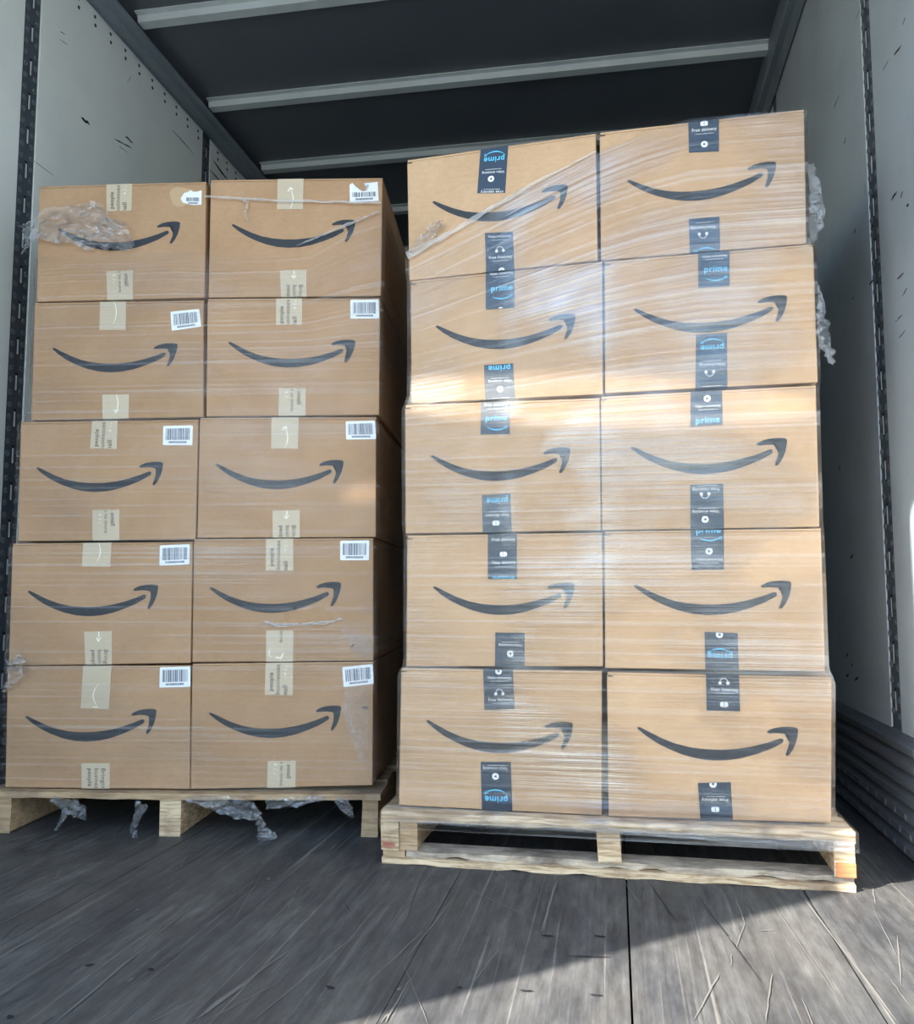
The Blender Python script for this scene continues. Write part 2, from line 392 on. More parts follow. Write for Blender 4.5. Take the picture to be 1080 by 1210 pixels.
wr = wall('wall_right', XR, -1, [1.08, 2.29, 3.51, 4.73], M['wall_r'], 0.265)
b = MB(); b.box(XL, XR, Y1, Y1+0.05, -0.1, ZC); b.build('wall_front', M['front'], kind='structure')
# rivets under the roof rail and black scuffs on the liners
nL = Vector((1, 0, 0)); pL = Vector((XL+0.0066, 0, 0)); nR = Vector((-1, 0, 0)); pR = Vector((XR-0.0066, 0, 0))
rv = MB(); y = 1.0
zr = on_plane(99, 5, pL, nL).z; zr2 = on_plane(99, 15, pL, nL).z
while y < 6:
    rv.disc((XL+0.0062, y, zr), (1, 0, 0), 0.0055, 8, 0.0015); rv.disc((XL+0.0062, y+0.004, zr2), (1, 0, 0), 0.0055, 8, 0.0015); y += 0.098
rv.build('rivet_row', M['rivet'], wl, kind='stuff')
def scuffs(parent, p0, n, items):
    mb = MB()
    for (x0, y0, x1, y1, wd) in items:
        a = on_plane(x0, y0, p0, n); c = on_plane(x1, y1, p0, n)
        scrape(mb, wob(a, c, 4, wd*0.15), wd*0.6, n)
    mb.build('black_scuffs', M['mark'], parent, kind='stuff', recalc=False)
scuffs(wl, pL, nL, [(71, 37, 77, 41, .006), (96, 139, 106, 147, .022), (135, 164, 156, 175, .008), (148, 161, 157, 169, .016), (203, 153, 229, 182, .007), (40, 190, 64, 208, .004),
    (252, 190, 270, 214, .022), (248, 201, 262, 216, .012), (140, 172, 152, 181, .004), (70, 46, 80, 53, .003), (150, 98, 155, 90, .003)])
scuffs(wr, pR, nR, [(1056, 66, 1065, 54, .010), (1043, 84, 1050, 70, .005), (997, 170, 1000, 162, .010), (985, 128, 992, 112, .008), (1053, 237, 1060, 226, .011), (1064, 234, 1067, 226, .011),
    (1071, 244, 1074, 241, .011), (1028, 272, 1032, 266, .009), (1009, 276, 1011, 270, .010), (1027, 336, 1032, 331, .009), (1007, 354, 1009, 351, .008), (991, 556, 993, 548, .010),
    (1005, 660, 1008, 655, .013), (1000, 776, 1002, 772, .012), (1006, 788, 1008, 784, .012), (1000, 800, 1003, 797, .012), (1010, 804, 1014, 800, .012), (1018, 8, 1010, 24, .004),
    (1070, 20, 1066, 30, .006), (1023, 110, 1024, 150, .003), (1021, 215, 1023, 230, .004), (1060, 330, 1068, 322, .006), (1066, 350, 1072, 340, .006), (1058, 380, 1066, 372, .006), (1062, 400, 1070, 390, .005)])

# ceiling with roof bows, and the rails where it meets the walls
b = MB(); b.box(XL-0.05, XR+0.05, Y0, Y1, ZC, ZC+0.03)
ceil = b.build('ceiling', M['roof'], kind='structure')
yb = 2.805-0.573*4
while yb < Y1-0.3:
    b = MB()
    prof = [(-0.045, ZC), (-0.045, ZC-0.004), (-0.024, ZC-0.006), (-0.021, ZC-0.030), (0.021, ZC-0.030), (0.024, ZC-0.006), (0.045, ZC-0.004), (0.045, ZC)]
    n = len(prof); xa, xb = XL+0.10, XR-0.05
    b.v = [(xa, yb+p, z) for p, z in prof]+[(xb, yb+p, z) for p, z in prof]
    b.f = [(i, i+1, n+i+1, n+i) for i in range(n-1)]+[tuple(range(n)), tuple(range(2*n-1, n-1, -1))]
    b.build('roof_bow', M['steel'], ceil)
    yb += 0.573
def rail(name, X, sgn, prof):
    b = MB(); n = len(prof)
    b.v = [(X+sgn*d, Y0, z) for d, z in prof]+[(X+sgn*d, Y1, z) for d, z in prof]
    b.f = [(i, (i+1) % n, n+(i+1) % n, n+i) for i in range(n)]+[tuple(range(n)), tuple(range(2*n-1, n-1, -1))]
    b.build(name, M['rail'], kind='structure')
rail('trim_1', XL, 1, [(0.006, 2.699), (0.006, 2.648), (0.030, 2.644), (0.034, 2.634), (0.060, 2.634), (0.066, 2.644), (0.095, 2.644), (0.10, 2.652), (0.10, 2.662), (0.070, 2.666), (0.070, 2.699)])
rail('trim_2', XR, -1, [(0.006, 2.699), (0.006, 2.555), (0.012, 2.548), (0.020, 2.552), (0.024, 2.60), (0.045, 2.605), (0.05, 2.615), (0.05, 2.699)])

# ------------------------------------------------------------------ pallets
FR = Frame((-0.519, 1.985, 0), -1.2)      # plane of the right load's front
FL = Frame((-1.09, 2.10, 0), 6.5)         # plane of the left load's front
def plank(x0, x1, y0, y1, z0, z1, rough=0.0, seed=0, nseg=24):
    """board along x with a chipped front edge"""
    mb = MB(); n = nseg
    ring = []
    for i in range(n+1):
        x = x0+(x1-x0)*i/n
        j = lambda k: rough*noise.noise(Vector((x*14+seed*7.3, k*3.1, seed)))
        ring.append([(x, y0+abs(j(1))*1.5, z0+max(j(2), -0.4*rough)), (x, y0+abs(j(3)), z1+min(j(4), 0)*0.6), (x, y1, z1), (x, y1, z0)])
    for i in range(n+1): mb.v += ring[i]
    for i in range(n):
        for k in range(4):
            mb.f.append((i*4+k, i*4+(k+1) % 4, (i+1)*4+(k+1) % 4, (i+1)*4+k))
    mb.f += [(0, 1, 2, 3), tuple(n*4+k for k in (3, 2, 1, 0))]
    return mb
def stringer(x0, x1, y0, y1, z0, z1, seed):
    mb = MB(); r = random.Random(seed); n = 6
    for i in range(n+1):
        y = y0+(y1-y0)*i/n; d = [r.uniform(-0.002, 0.002) for _ in range(4)]
        mb.v += [(x0+d[0], y, z0), (x1+d[1], y, z0), (x1+d[2], y, z1), (x0+d[3], y, z1)]
    for i in range(n):
        for k in range(4): mb.f.append((i*4+k, i*4+(k+1) % 4, (i+1)*4+(k+1) % 4, (i+1)*4+k))
    mb.f += [(0, 1, 2, 3), tuple(n*4+k for k in (3, 2, 1, 0))]
    return mb
# right pallet: origin at its front-left foot, x along the front
pr = tag(empty('wooden_pallet', (-0.519, 1.951, 0), math.radians(-1.2)), 'pale wooden pallet with splintered bottom board under the film-wrapped sunlit boxes', 'pallet', 'pallets')
for i, y in enumerate([0.0, 0.16, 0.32, 0.48, 0.64, 0.80, 0.96, 1.10]):
    wd = 0.125 if i in (0, 7) else 0.095
    z0 = 0.094 if i == 0 else 0.096
    mb = plank(0.0, 0.988, y, y+wd, z0-0.0015, 0.1138, 0.004 if i == 0 else 0.002, i)
    for k, v in enumerate(mb.v):
        mb.v[k] = (v[0], v[1], v[2]+0.003*v[0])
    mb.build('deck_board', M['pal'] if i < 2 else M['pal2'], pr)
for i, (x0, x1) in enumerate([(0.0, 0.038), (0.042, 0.078), (0.476, 0.522), (0.948, 0.985)]):
    stringer(x0, x1, 0.004+0.006*(i == 1), 1.21, 0.0295 if i != 2 else 0.0305, 0.0920+0.003*x0, i).build('stringer', M['pal'] if i != 1 else M['pal2'], pr, bevel=0.0015)
plank(0.002, 0.985, 0.0, 0.11, 0.0, 0.0135, 0.006, 31, 40).build('bottom_board', M['pal'], pr, label='splintered lower bottom board')
plank(0.055, 0.985, 0.010, 0.075, 0.0140, 0.0285, 0.014, 44, 48).build('bottom_board', M['grey_wood'], pr, label='split grey upper bottom board')
plank(0.002, 0.052, 0.010, 0.11, 0.0140, 0.0285, 0.002, 45, 8).build('bottom_board', M['pal2'], pr)
for i, y in enumerate((0.38, 0.62, 0.86, 1.10)):
    plank(0.0, 0.985, y, y+0.1, 0.0, 0.0285, 0.003, 50+i).build('bottom_board', M['pal2'], pr)
b = MB(); b.box(0.950, 0.9865, -0.002, 0.004, 0.028, 0.056); b.build('painted_end', M['orange'], pr, label='orange painted block end', bevel=0.001)
b = MB(); b.box(0.004, 0.032, 0.0020, 0.0038, 0.034, 0.046); b.build('paint_mark', M['red'], pr, label='red paint smear on the corner foot')
# left pallet
pl = tag(empty('wooden_pallet', FL.p0+FL.n*0.035, math.radians(6.5)), 'dark weathered wooden pallet with hanging film tatters under the shaded boxes', 'pallet', 'pallets')
ends = [(-0.475, 0.522), (-0.47, 0.515), (-0.47, 0.515), (-0.47, 0.515), (-0.47, 0.515), (-0.47, 0.515), (-0.47, 0.515)]
for i, y in enumerate([0.0, 0.17, 0.36, 0.53, 0.70, 0.88, 1.08]):
    mb = plank(ends[i][0], ends[i][1], y, y+0.13, 0.088, 0.1025, 0.004 if i == 0 else 0.002, 70+i)
    for k, v in enumerate(mb.v):
        mb.v[k] = (v[0], v[1], v[2]+0.012*max(0, v[0]))
    mb.build('deck_board', M['pal2'], pl)
for i, (x0, x1, y) in enumerate([(-0.463, -0.412, 0.01), (-0.024, 0.025, 0.004), (0.474, 0.510, 0.03)]):
    stringer(x0, x1, y, 1.2, 0.0, 0.0875+0.012*max(0, x0), 80+i).build('stringer', M['pal'] if i == 1 else M['pal2'], pl, bevel=0.002)
for i, y in enumerate((0.62, 1.06)):
    plank(-0.41, 0.483, y, y+0.1, 0.001, 0.018, 0.002, 90+i).build('bottom_board', M['pal2'], pl)

# ------------------------------------------------------------------ lettering geometry
_tc = {}
def text_geo(s):
    """filled outline of a word, centred, width 1"""
    if s in _tc: return _tc[s]
    cu = bpy.data.curves.new('word', 'FONT'); cu.body = s; cu.size = 1; cu.resolution_u = 3; cu.space_character = 1.08; cu.offset = 0.016 if len(s) < 8 else 0.006
    o = bpy.data.objects.new('word', cu); COL.objects.link(o)
    bpy.context.view_layer.update()
    dg = bpy.context.evaluated_depsgraph_get(); me = o.evaluated_get(dg).to_mesh()
    vs = [(v.co.x, v.co.y) for v in me.vertices]; fs = [tuple(p.vertices) for p in me.polygons]
    o.evaluated_get(dg).to_mesh_clear(); bpy.data.objects.remove(o); bpy.data.curves.remove(cu)
    x0 = min(v[0] for v in vs); x1 = max(v[0] for v in vs); k = 1/(x1-x0)
    vs = [((x-(x0+x1)/2)*k, (y-0.25)*k) for x, y in vs]
    _tc[s] = (vs, fs); return _tc[s]
class Flat:
    """flat print laid out in tape coordinates: a across (-.5 .. .5 of the width, metres), b down from the tape's top"""
    def __init__(s): s.v = []; s.f = []
    def add(s, vs, fs): b0 = len(s.v); s.v += vs; s.f += [tuple(b0+i for i in f) for f in fs]
    def text(s, word, a, b_, wd, rot=0.0, hscale=1.0):
        vs, fs = text_geo(word); c, n = math.cos(rot), math.sin(rot)
        s.add([(a+(x*c-y*hscale*n)*wd, b_-(x*n+y*hscale*c)*wd) for x, y in vs], fs)
    def disc(s, a, b_, r, r0=0.0, n=18, a0=0.0, a1=2*math.pi):
        if r0 == 0: s.add([(a+r*math.cos(2*math.pi*i/n), b_+r*math.sin(2*math.pi*i/n)) for i in range(n)], [tuple(range(n))])
        else:
            k = n+1; P = [(a+q*math.cos(a0+(a1-a0)*i/n), b_+q*math.sin(a0+(a1-a0)*i/n)) for q in (r0, r) for i in range(k)]
            s.add(P, [(i, i+1, k+i+1, k+i) for i in range(n)])
    def quad(s, pts): s.add(list(pts), [tuple(range(len(pts)))])
    def dashes(s, a, b_, wd, h, rnd):
        x = a-wd/2
        while x < a+wd/2:
            l = rnd.uniform(0.0010, 0.0022); s.quad([(x, b_-h/2), (x+l, b_-h/2), (x+l, b_+h/2), (x, b_+h/2)]); x += l+(0.0006 if rnd.random() > .2 else 0.0018)
    def arc(s, a, b_, wd, sag, th, flip=1, n=14):
        """smile under a word: thick middle, thin ends, with a hooked right end"""
        U, D = [], []
        for i in range(n+1):
            t = -1+2*i/n; y = sag*(1-t*t); h = th*(0.25+0.75*(1-t*t))
            U.append((a+flip*t*wd/2, b_+flip*(y-h/2))); D.append((a+flip*t*wd/2, b_+flip*(y+h/2)))
        k = n+1; s.add(U+D, [(i, i+1, k+i+1, k+i) for i in range(n)])
        e = a+flip*wd/2
        s.quad([(e-flip*wd*0.10, b_-flip*sag*0.25), (e+flip*wd*0.06, b_-flip*sag*0.45), (e+flip*wd*0.06, b_-flip*sag*0.1), (e-flip*wd*0.08, b_-flip*sag*0.0)])
        s.quad([(e+flip*wd*0.06, b_-flip*sag*0.45), (e+flip*wd*0.06, b_-flip*sag*0.05), (e+flip*wd*0.01, b_+flip*sag*0.75), (e-flip*wd*0.01, b_+flip*sag*0.7)])
    def vcurve(s, a, b0, b1, bow, th, n=12):
        U, D = [], []
        for i in range(n+1):
            t = -1+2*i/n; x = a+bow*(1-t*t); h = th*(0.35+0.65*(1-t*t)); y = b0+(b1-b0)*(i/n)
            U.append((x-h/2, y)); D.append((x+h/2, y))
        k = n+1; s.add(U+D, [(i, i+1, k+i+1, k+i) for i in range(n)])
    def build(s, name, m, parent, fn, bmax, y, label=None):
        """clip to 0..bmax, place with fn(a,b)->(x,z)"""
        if not s.f: return
        bm = bmesh.new(); vs = [bm.verts.new((x, yy, 0)) for x, yy in s.v]
        for f in s.f:
            try: bm.faces.new([vs[i] for i in f])
            except ValueError: pass
        for co, no in (((0, 0.0008, 0), (0, -1, 0)), ((0, bmax-0.0008, 0), (0, 1, 0))):
            bmesh.ops.bisect_plane(bm, geom=bm.verts[:]+bm.edges[:]+bm.faces[:], plane_co=co, plane_no=no, clear_outer=True)
        if not bm.faces: bm.free(); return
        for v in bm.verts:
            x, z = fn(v.co.x, v.co.y); v.co = (x, y, z)
        for f in bm.faces:
            f.normal_update()
            if f.normal.y > 0: f.normal_flip()
        me = bpy.data.meshes.new(name); bm.to_mesh(me); bm.free()
        link(name, me, m, parent, label=label)

# ------------------------------------------------------------------ boxes
SW = [(127,138),(133,132),(142,134),(190,158),(250,186),(320,211),(390,225),(460,231),(540,231),(620,222),(690,207),(760,186),(815,165),(826,166),(831,176),(826,186),
      (770,218),(700,246),(630,268),(560,281),(490,285),(420,279),(350,263),(280,237),(220,208),(170,176),(140,152),(130,144)]
AR = [(754,140),(756,132),(785,117),(820,109),(860,107),(890,110),(900,118),(898,145),(888,185),(872,220),(852,247),(842,248),(838,242),(848,215),(858,185),(860,160),(852,148),(835,142),(800,140),(765,144)]
def bil(q, s, t):   # q tl tr br bl
    (a, b_, c, d) = q
    return tuple((a[i]*(1-s)+b_[i]*s)*(1-t)+(d[i]*(1-s)+c[i]*s)*t for i in (0, 1))
def inset(p, q_, d): return p+(q_-p).normalized()*d

def make_box(fr, corners, smile, label, group, cm, depth=0.60):
    Q = [Vector(fr.uz(*c)) for c in corners]
    u0 = (Q[2].x+Q[3].x)/2; z0 = min(Q[2].y, Q[3].y)+0.0008
    Q = [Vector((q.x-u0, q.y-z0)) for q in Q]
    Q[2].y += 0.0008; Q[3].y += 0.0008; Q[0].y -= 0.0008; Q[1].y -= 0.0008
    root = tag(empty('shipping_box', fr.world(u0, 0, z0), fr.a), label, 'box', group)
    T = 0.0045
    b = MB(); top = lambda p, d: (p.x, d, p.y-T); bot = lambda p, d: (p.x, d, p.y)
    b.hexa([top(Q[0], 0), top(Q[1], 0), bot(Q[2], 0), bot(Q[3], 0)], [top(Q[0], depth), top(Q[1], depth), bot(Q[2], depth), bot(Q[3], depth)])
    body = b.build('body', cm, root, bevel=0.003, smooth=False)
    mid = (Q[0]+Q[1])/2
    for (p, q) in ((Q[0], mid-Vector((0.0008, 0))), (mid+Vector((0.0008, 0)), Q[1])):
        b = MB(); i0 = 0.0015
        b.hexa([(p.x+i0, i0*0.5, p.y), (q.x, i0*0.5, q.y), (q.x, i0*0.5, q.y-T+0.0002), (p.x+i0, i0*0.5, p.y-T+0.0002)],
               [(p.x+i0, depth-i0, p.y), (q.x, depth-i0, q.y), (q.x, depth-i0, q.y-T+0.0002), (p.x+i0, depth-i0, p.y-T+0.0002)])
        b.build('top_flap', cm, root)
    if cm is M['card_r']:
        b = MB(); b.box(Q[0].x+0.0005, Q[0].x+0.013, -0.0006, 0.002, Q[0].y-0.0090, Q[0].y-0.0068); b.build('flap_slot', M['mark'], root)
    # printed arrow
    (sx0, sy0, sx1, sy1) = smile
    A = Vector(fr.uz(sx0, sy0))-Vector((u0, z0)); B = Vector(fr.uz(sx1, sy1))-Vector((u0, z0))
    a = Vector((127, -138)); c = Vector((900, -115))
    d0 = c-a; d1 = B-A; k = d1.length/d0.length; an = math.atan2(d1.y, d1.x)-math.atan2(d0.y, d0.x)
    cs, sn = math.cos(an)*k, math.sin(an)*k
    def tr(p):
        x, y = p[0]-a.x, -p[1]-a.y; return (A.x+x*cs-y*sn, -0.0005, A.y+x*sn+y*cs)
    b = MB()
    for P in (SW, AR):
        bb = bmesh.new(); n = len(P)
        # triangulate concave outlines
        f = bb.faces.new([bb.verts.new(tr(p)) for p in P]); bmesh.ops.triangulate(bb, faces=[f])
        bb.verts.index_update(); b.add([v.co[:] for v in bb.verts], [tuple(v.index for v in ff.verts) for ff in bb.faces]); bb.free()
    b.build('printed_arrow', M['ink'], root, recalc=True, label='dark printed smile-shaped arrow')
    return root, Q, Vector((u0, z0))
def local_quad(fr, o, px): return [Vector(fr.uz(*p))-o for p in px]
def strip(root, Q, quad, at_top, m, name):
    """tape end folded over the box's edge onto its front"""
    q = [v.copy() for v in quad]
    def edge(x, A, B): return A.y+(B.y-A.y)*(x-A.x)/(B.x-A.x)
    if at_top:
        for i in (0, 1): q[i].y = edge(q[i].x, Q[0], Q[1])+0.0004
    else:
        for i in (2, 3): q[i].y = edge(q[i].x, Q[3], Q[2])-0.0004
    y = -0.0011; b = MB()
    F = [(v.x, y, v.y) for v in q]
    b.hexa(F, [(v.x, -0.0002, v.y) for v in q])
    fold = 0.055
    if at_top: b.hexa([(q[0].x, y, q[0].y), (q[1].x, y, q[1].y), (q[1].x, y, q[1].y-0.0006), (q[0].x, y, q[0].y-0.0006)],
                      [(q[0].x, fold, q[0].y), (q[1].x, fold, q[1].y), (q[1].x, fold, q[1].y-0.0006), (q[0].x, fold, q[0].y-0.0006)])
    else: b.hexa([(q[3].x, y, q[3].y+0.0006), (q[2].x, y, q[2].y+0.0006), (q[2].x, y, q[2].y), (q[3].x, y, q[3].y)],
                 [(q[3].x, fold, q[3].y+0.0006), (q[2].x, fold, q[2].y+0.0006), (q[2].x, fold, q[2].y), (q[3].x, fold, q[3].y)])
    t = b.build(name, m, root)
    H = ((q[0]-q[3]).length+(q[1]-q[2]).length)/2; W = ((q[1]-q[0]).length+(q[2]-q[3]).length)/2
    fn = lambda a, bb: bil([tuple(v) for v in q], 0.5+a/W, bb/H)
    return t, fn, W, H
def dark_print(t, fn, W, H, items, seed):
    cy = Flat(); wh = Flat(); ic = Flat(); r = random.Random(seed)
    for it in items:
        k, v = it[0], it[1]*H; fl = it[2] if len(it) > 2 else 0; rot = math.pi if fl else 0.0; sg = -1 if fl else 1
        a = it[3]*W if len(it) > 3 else 0.02*W
        if k == 'prime': cy.text('prime', a, v, W*0.74, rot)
        elif k == 'arc': cy.arc(a, v, W*0.66, 0.0065, 0.0030, sg)
        elif k == 'small': wh.dashes(a, v, W*0.58, 0.0012, r)
        elif k == 'play':
            wh.disc(a, v, 0.0075, 0.0032); s = 0.0034*sg; wh.disc(a, v, 0.0033, 0, 10); ic.quad([(a-s*0.7, v-0.0034), (a+s*1.1, v), (a-s*0.7, v+0.0034)])
        elif k == 'phones':
            a0 = math.pi if not fl else 0.0
            wh.disc(a, v, 0.0085, 0.0072, 14, a0, a0+math.pi)
            for s in (-1, 1): wh.disc(a+s*0.0080, v+sg*0.0022, 0.0036, 0, 10)
        elif k == 'boxi':
            wh.quad([(a-0.008, v-0.004), (a-0.0006, v-0.0062), (a-0.0006, v+0.0062), (a-0.008, v+0.004)])
            wh.quad([(a+0.0006, v-0.0062), (a+0.008, v-0.004), (a+0.008, v+0.004), (a+0.0006, v+0.0062)])
        else: wh.text(k, a, v, W*0.80, rot, 1.15)
    cy.build('printed_logo', M['cyan'], t, fn, H, -0.0015); wh.build('printed_text', M['dwhite'], t, fn, H, -0.0015); ic.build('printed_icon', M['dtape'], t, fn, H, -0.0018)
def paper_print(t, fn, W, H, kind):
    tx = Flat(); wh = Flat(); D = -math.pi/2; U = math.pi/2
    def line(word, a, b0, rot, wd):     # word running down (or up) the tape from b0
        tx.text(word, a, b0+wd/2, wd, rot)
    if kind == 'arc':
        wh.vcurve(0.02*W, -0.002, H*0.80, 0.0085, 0.0030)
    elif kind == 'arcl':
        wh.vcurve(0.10*W, H*0.42, H*0.94, -0.013, 0.0034); wh.quad([(-0.005, H*0.94), (0.010, H*0.955), (0.010, H*0.98), (-0.005, H*0.965)])
    elif kind == 'arcup':
        wh.vcurve(0.0, H*0.34, H*0.98, 0.008, 0.0032); wh.quad([(-0.008, H*0.40), (0.0, H*0.26), (0.008, H*0.34), (0.007, H*0.38), (0.0, H*0.33), (-0.005, H*0.43)])
    elif kind == 'arcdown':
        wh.vcurve(0.0, -0.002, H*0.72, 0.007, 0.0032); wh.quad([(-0.005, H*0.66), (0.001, H*0.80), (0.009, H*0.62), (0.0075, H*0.60), (0.001, H*0.70), (-0.004, H*0.60)])
    elif kind == 'start':
        wh.vcurve(0.0, -0.002, H*0.22, 0.003, 0.0032); wh.quad([(-0.005, H*0.22), (0.001, H*0.33), (0.009, H*0.20), (0.0075, H*0.18), (0.001, H*0.25), (-0.004, H*0.17)])
        for k, (wd_, a) in enumerate((('Bringing', 0.27), ('businesses', 0.04), ('people', -0.19))):
            line(wd_, a*W, H*0.56, D, (0.056, 0.070, 0.044)[k])
    elif kind == 'end':
        line('a small', 0.25*W, -0.004, D, 0.046); line('es to more', 0.0, -0.006, D, 0.066)
        wh.text('+ / -', -0.24*W, H*0.28, 0.026, D)
    elif kind == 'enddown':
        line('to more', 0.06*W, -0.018, D, 0.048);
        wh.vcurve(-0.28*W, H*0.55, H*0.88, -0.008, 0.003); wh.quad([(-0.010, H*0.88), (0.004, H*0.92), (0.012, H*0.72), (0.009, H*0.71), (0.001, H*0.88), (-0.008, H*0.82)])
    elif kind == 'flip':
        line('people', -0.27*W, H*0.30, U, 0.046); line('businesses', -0.03*W, H*0.06, U, 0.074); line('small', 0.24*W, H*0.70, U, 0.036)
        wh.text('+ / -', 0.24*W, H*0.24, 0.024, U)
    elif kind == 'mid':
        line('Bringing', 0.27*W, H*0.20, D, 0.056); line('businesses', 0.03*W, H*0.20, D, 0.070); line('people', -0.21*W, H*0.20, D, 0.044)
    tx.build('printed_text', M['ptxt'], t, fn, H, -0.0015); wh.build('printed_curve', M['pwhite'], t, fn, H, -0.0015)
def barcode(root, q, torn, seed):
    r = random.Random(seed); c = sum(q, Vector((0, 0)))/4
    pts = []
    for i in range(4):
        p, prev, nxt = q[i], q[i-1], q[(i+1) % 4]; pts += [inset(p, prev, 0.003), p+(inset(p, prev, 0.003)-p)*0.25+(inset(p, nxt, 0.003)-p)*0.25, inset(p, nxt, 0.003)]
    if torn == 1:   # ragged scrap
        st = [(0.02, 0.55), (0.18, 0.22), (0.35, 0.15), (0.48, 0.05), (0.60, 0.16), (0.80, 0.12), (0.98, 0.05), (0.97, 0.95), (0.6, 0.97), (0.3, 0.90), (0.1, 0.80)]
        pts = [Vector(bil([tuple(v) for v in q], *p)) for p in st]
    if torn == 2:
        st = [(0.0, 0.10), (0.10, 0.02), (0.20, 0.18), (0.34, 0.40), (0.46, 0.46), (0.60, 0.42), (0.70, 0.16), (0.50, 0.06), (0.98, 0.0), (1.0, 0.97), (0.0, 1.0)]
        pts = [Vector(bil([tuple(v) for v in q], *p)) for p in st]
    bb = bmesh.new()
    F = bb.faces.new([bb.verts.new((p.x, -0.0007, p.y)) for p in pts]); bmesh.ops.triangulate(bb, faces=[F])
    bmesh.ops.recalc_face_normals(bb, faces=bb.faces[:])
    me = bpy.data.meshes.new('barcode_label'); bb.to_mesh(me); bb.free()
    lab = link('barcode_label', me, M['white'], root, label='torn white barcode label' if torn else 'white barcode label')
    H = (q[0]-q[3]).length; fl = Flat(); s = 0.09
    lo = 0.50 if torn else 0.14
    while s < 0.90:
        wd = r.choice((0.010, 0.012, 0.022, 0.034)); fl.quad([(s, lo), (s+wd, lo), (s+wd, 0.74), (s, 0.74)]); s += wd+r.choice((0.010, 0.014, 0.024))
    s = 0.2
    while s < 0.8:
        wd = r.choice((0.02, 0.03)); fl.quad([(s, 0.80), (s+wd, 0.80), (s+wd, 0.90), (s, 0.90)]); s += wd+0.012
    if torn == 1: fl.v = [(0.22+0.72*x, y) for x, y in fl.v]
    fl.build('printed_bars', M['bar'], lab, lambda a, bb_: bil([tuple(v) for v in q], a, bb_), 1.0, -0.0011)

GL, GR = 'boxes stacked on the left pallet', 'boxes stacked on the right pallet'
# corners tl tr br bl | arrow tip, arrow head | top tape, its print | bottom tape, its print | barcode quad, torn
LEFT = [
 ('brown box at the outer top of the shaded stack, crumpled film over its arrow', [(46.7,220),(243.5,214.5),(241.5,352),(43,357)], (69,271,213,263),
  [(126,217),(156.5,217),(155.5,249),(126,250)], 'flip', [(126,320.5),(157,319.5),(157,354.5),(127,354.5)], 'end', [(213,224),(239,224),(239,243),(213,243)], 1),
 ('brown box at the inner top of the shaded stack, its barcode label torn', [(249,212.5),(452,210),(450,350),(246,352)], (274,266,420,261),
  [(328,213),(359,212),(358,247.5),(327.5,247.5)], 'arcup', [(331,320),(362,319),(362,351),(332,351)], 'start', [(413,216),(447,215),(447.5,238),(413.5,239.5)], 2),
 ('brown box second from top in the outer column, its barcode label stuck on tilted', [(41,358),(240.5,354.5),(240,493),(36.5,497)], (62,412,210,407),
  [(118.5,357),(149,356.5),(148.5,390),(117.5,390)], 'arc', [(121,466.5),(152.5,466),(152,495),(121.5,495)], 'arcdown', [(201.5,368.5),(235.5,365),(238,386),(203,391)], 0),
 ('brown box second from top in the inner column of the shaded stack', [(245,353),(449,352),(448,490.5),(243.5,492.5)], (270,405,420,403),
  [(326.5,352.5),(357,352),(356.5,384),(326,384)], 'flip', [(330,459),(361,459),(361,491),(329,491)], 'end', [(414,354.5),(447.5,354),(448,376.5),(414,376.5)], 0),
 ('brown box in the middle row, outer column of the shaded stack', [(24.5,498.5),(234.5,495.5),(231,637.5),(21,640)], (43,553,193,547),
  [(109,497),(139.5,496.5),(138,530.5),(106.5,530)], 'flip', [(109.5,602.7),(141,602),(141,638),(109.5,638)], 'end', [(193,503.5),(228,502.5),(227.5,526),(192.5,526)], 0),
 ('brown box in the shaded stack middle row, small bright streak beside its arrow', [(236,493.5),(444.5,492.5),(444,635),(233,636)], (255,549,406,545),
  [(321,494),(353,493.5),(352,530.5),(320.5,530)], 'arcup', [(322,603.5),(354,602.5),(354.5,636),(322.5,636)], 'start', [(408.5,498),(443,497),(444.5,519),(409,519.5)], 0),
 ('brown box second from bottom in the outer column, film bunched at its lower corner', [(14.7,642),(227.5,640),(225,784),(10,787)], (33,699,187,692),
  [(98.5,640.5),(132,640),(130,670),(97,669.5)], 'arc', [(99.5,746.5),(132,745.5),(132.5,785),(101,786)], 'start', [(189,644.5),(224.5,643),(224,667),(188.5,668.5)], 0),
 ('brown box second from bottom in the inner column, film torn open below its arrow', [(229,637),(441,635.5),(441,781),(227,783)], (248,695,403,689),
  [(314.5,637),(346.5,637),(346.5,674.5),(314,674)], 'flip', [(314.5,745),(346.5,744.5),(346.5,781.5),(314.5,782)], 'enddown', [(402,639),(436.5,638.5),(436,662),(402,662)], 0),
 ('brown box at the outer bottom of the shaded stack, on the weathered pallet', [(9,787),(225,786),(224,933),(6,931)], (30,847,185,839),
  [(98.5,785.5),(132,785.5),(128.5,838),(95.5,837)], 'arcl', [(96.5,902),(129.5,902),(129.5,933),(96.5,933)], 'mid', [(189,788.5),(225,787.5),(225,811.5),(188.5,812.5)], 0),
 ('brown box at the inner bottom of the shaded stack, on the weathered pallet', [(227,784),(441,781.5),(440,928.5),(225,933)], (247,843,403,835),
  [(314,782.5),(346.5,782),(346,821.5),(313,821)], 'flip', [(316.5,899.5),(349.5,899),(349,931),(315.5,931)], 'end', [(404.5,788.5),(440.5,784.5),(441.5,808),(406,812)], 0)]
VS, FD, FLN = 'Video streaming', 'Free delivery', 'Free listening'
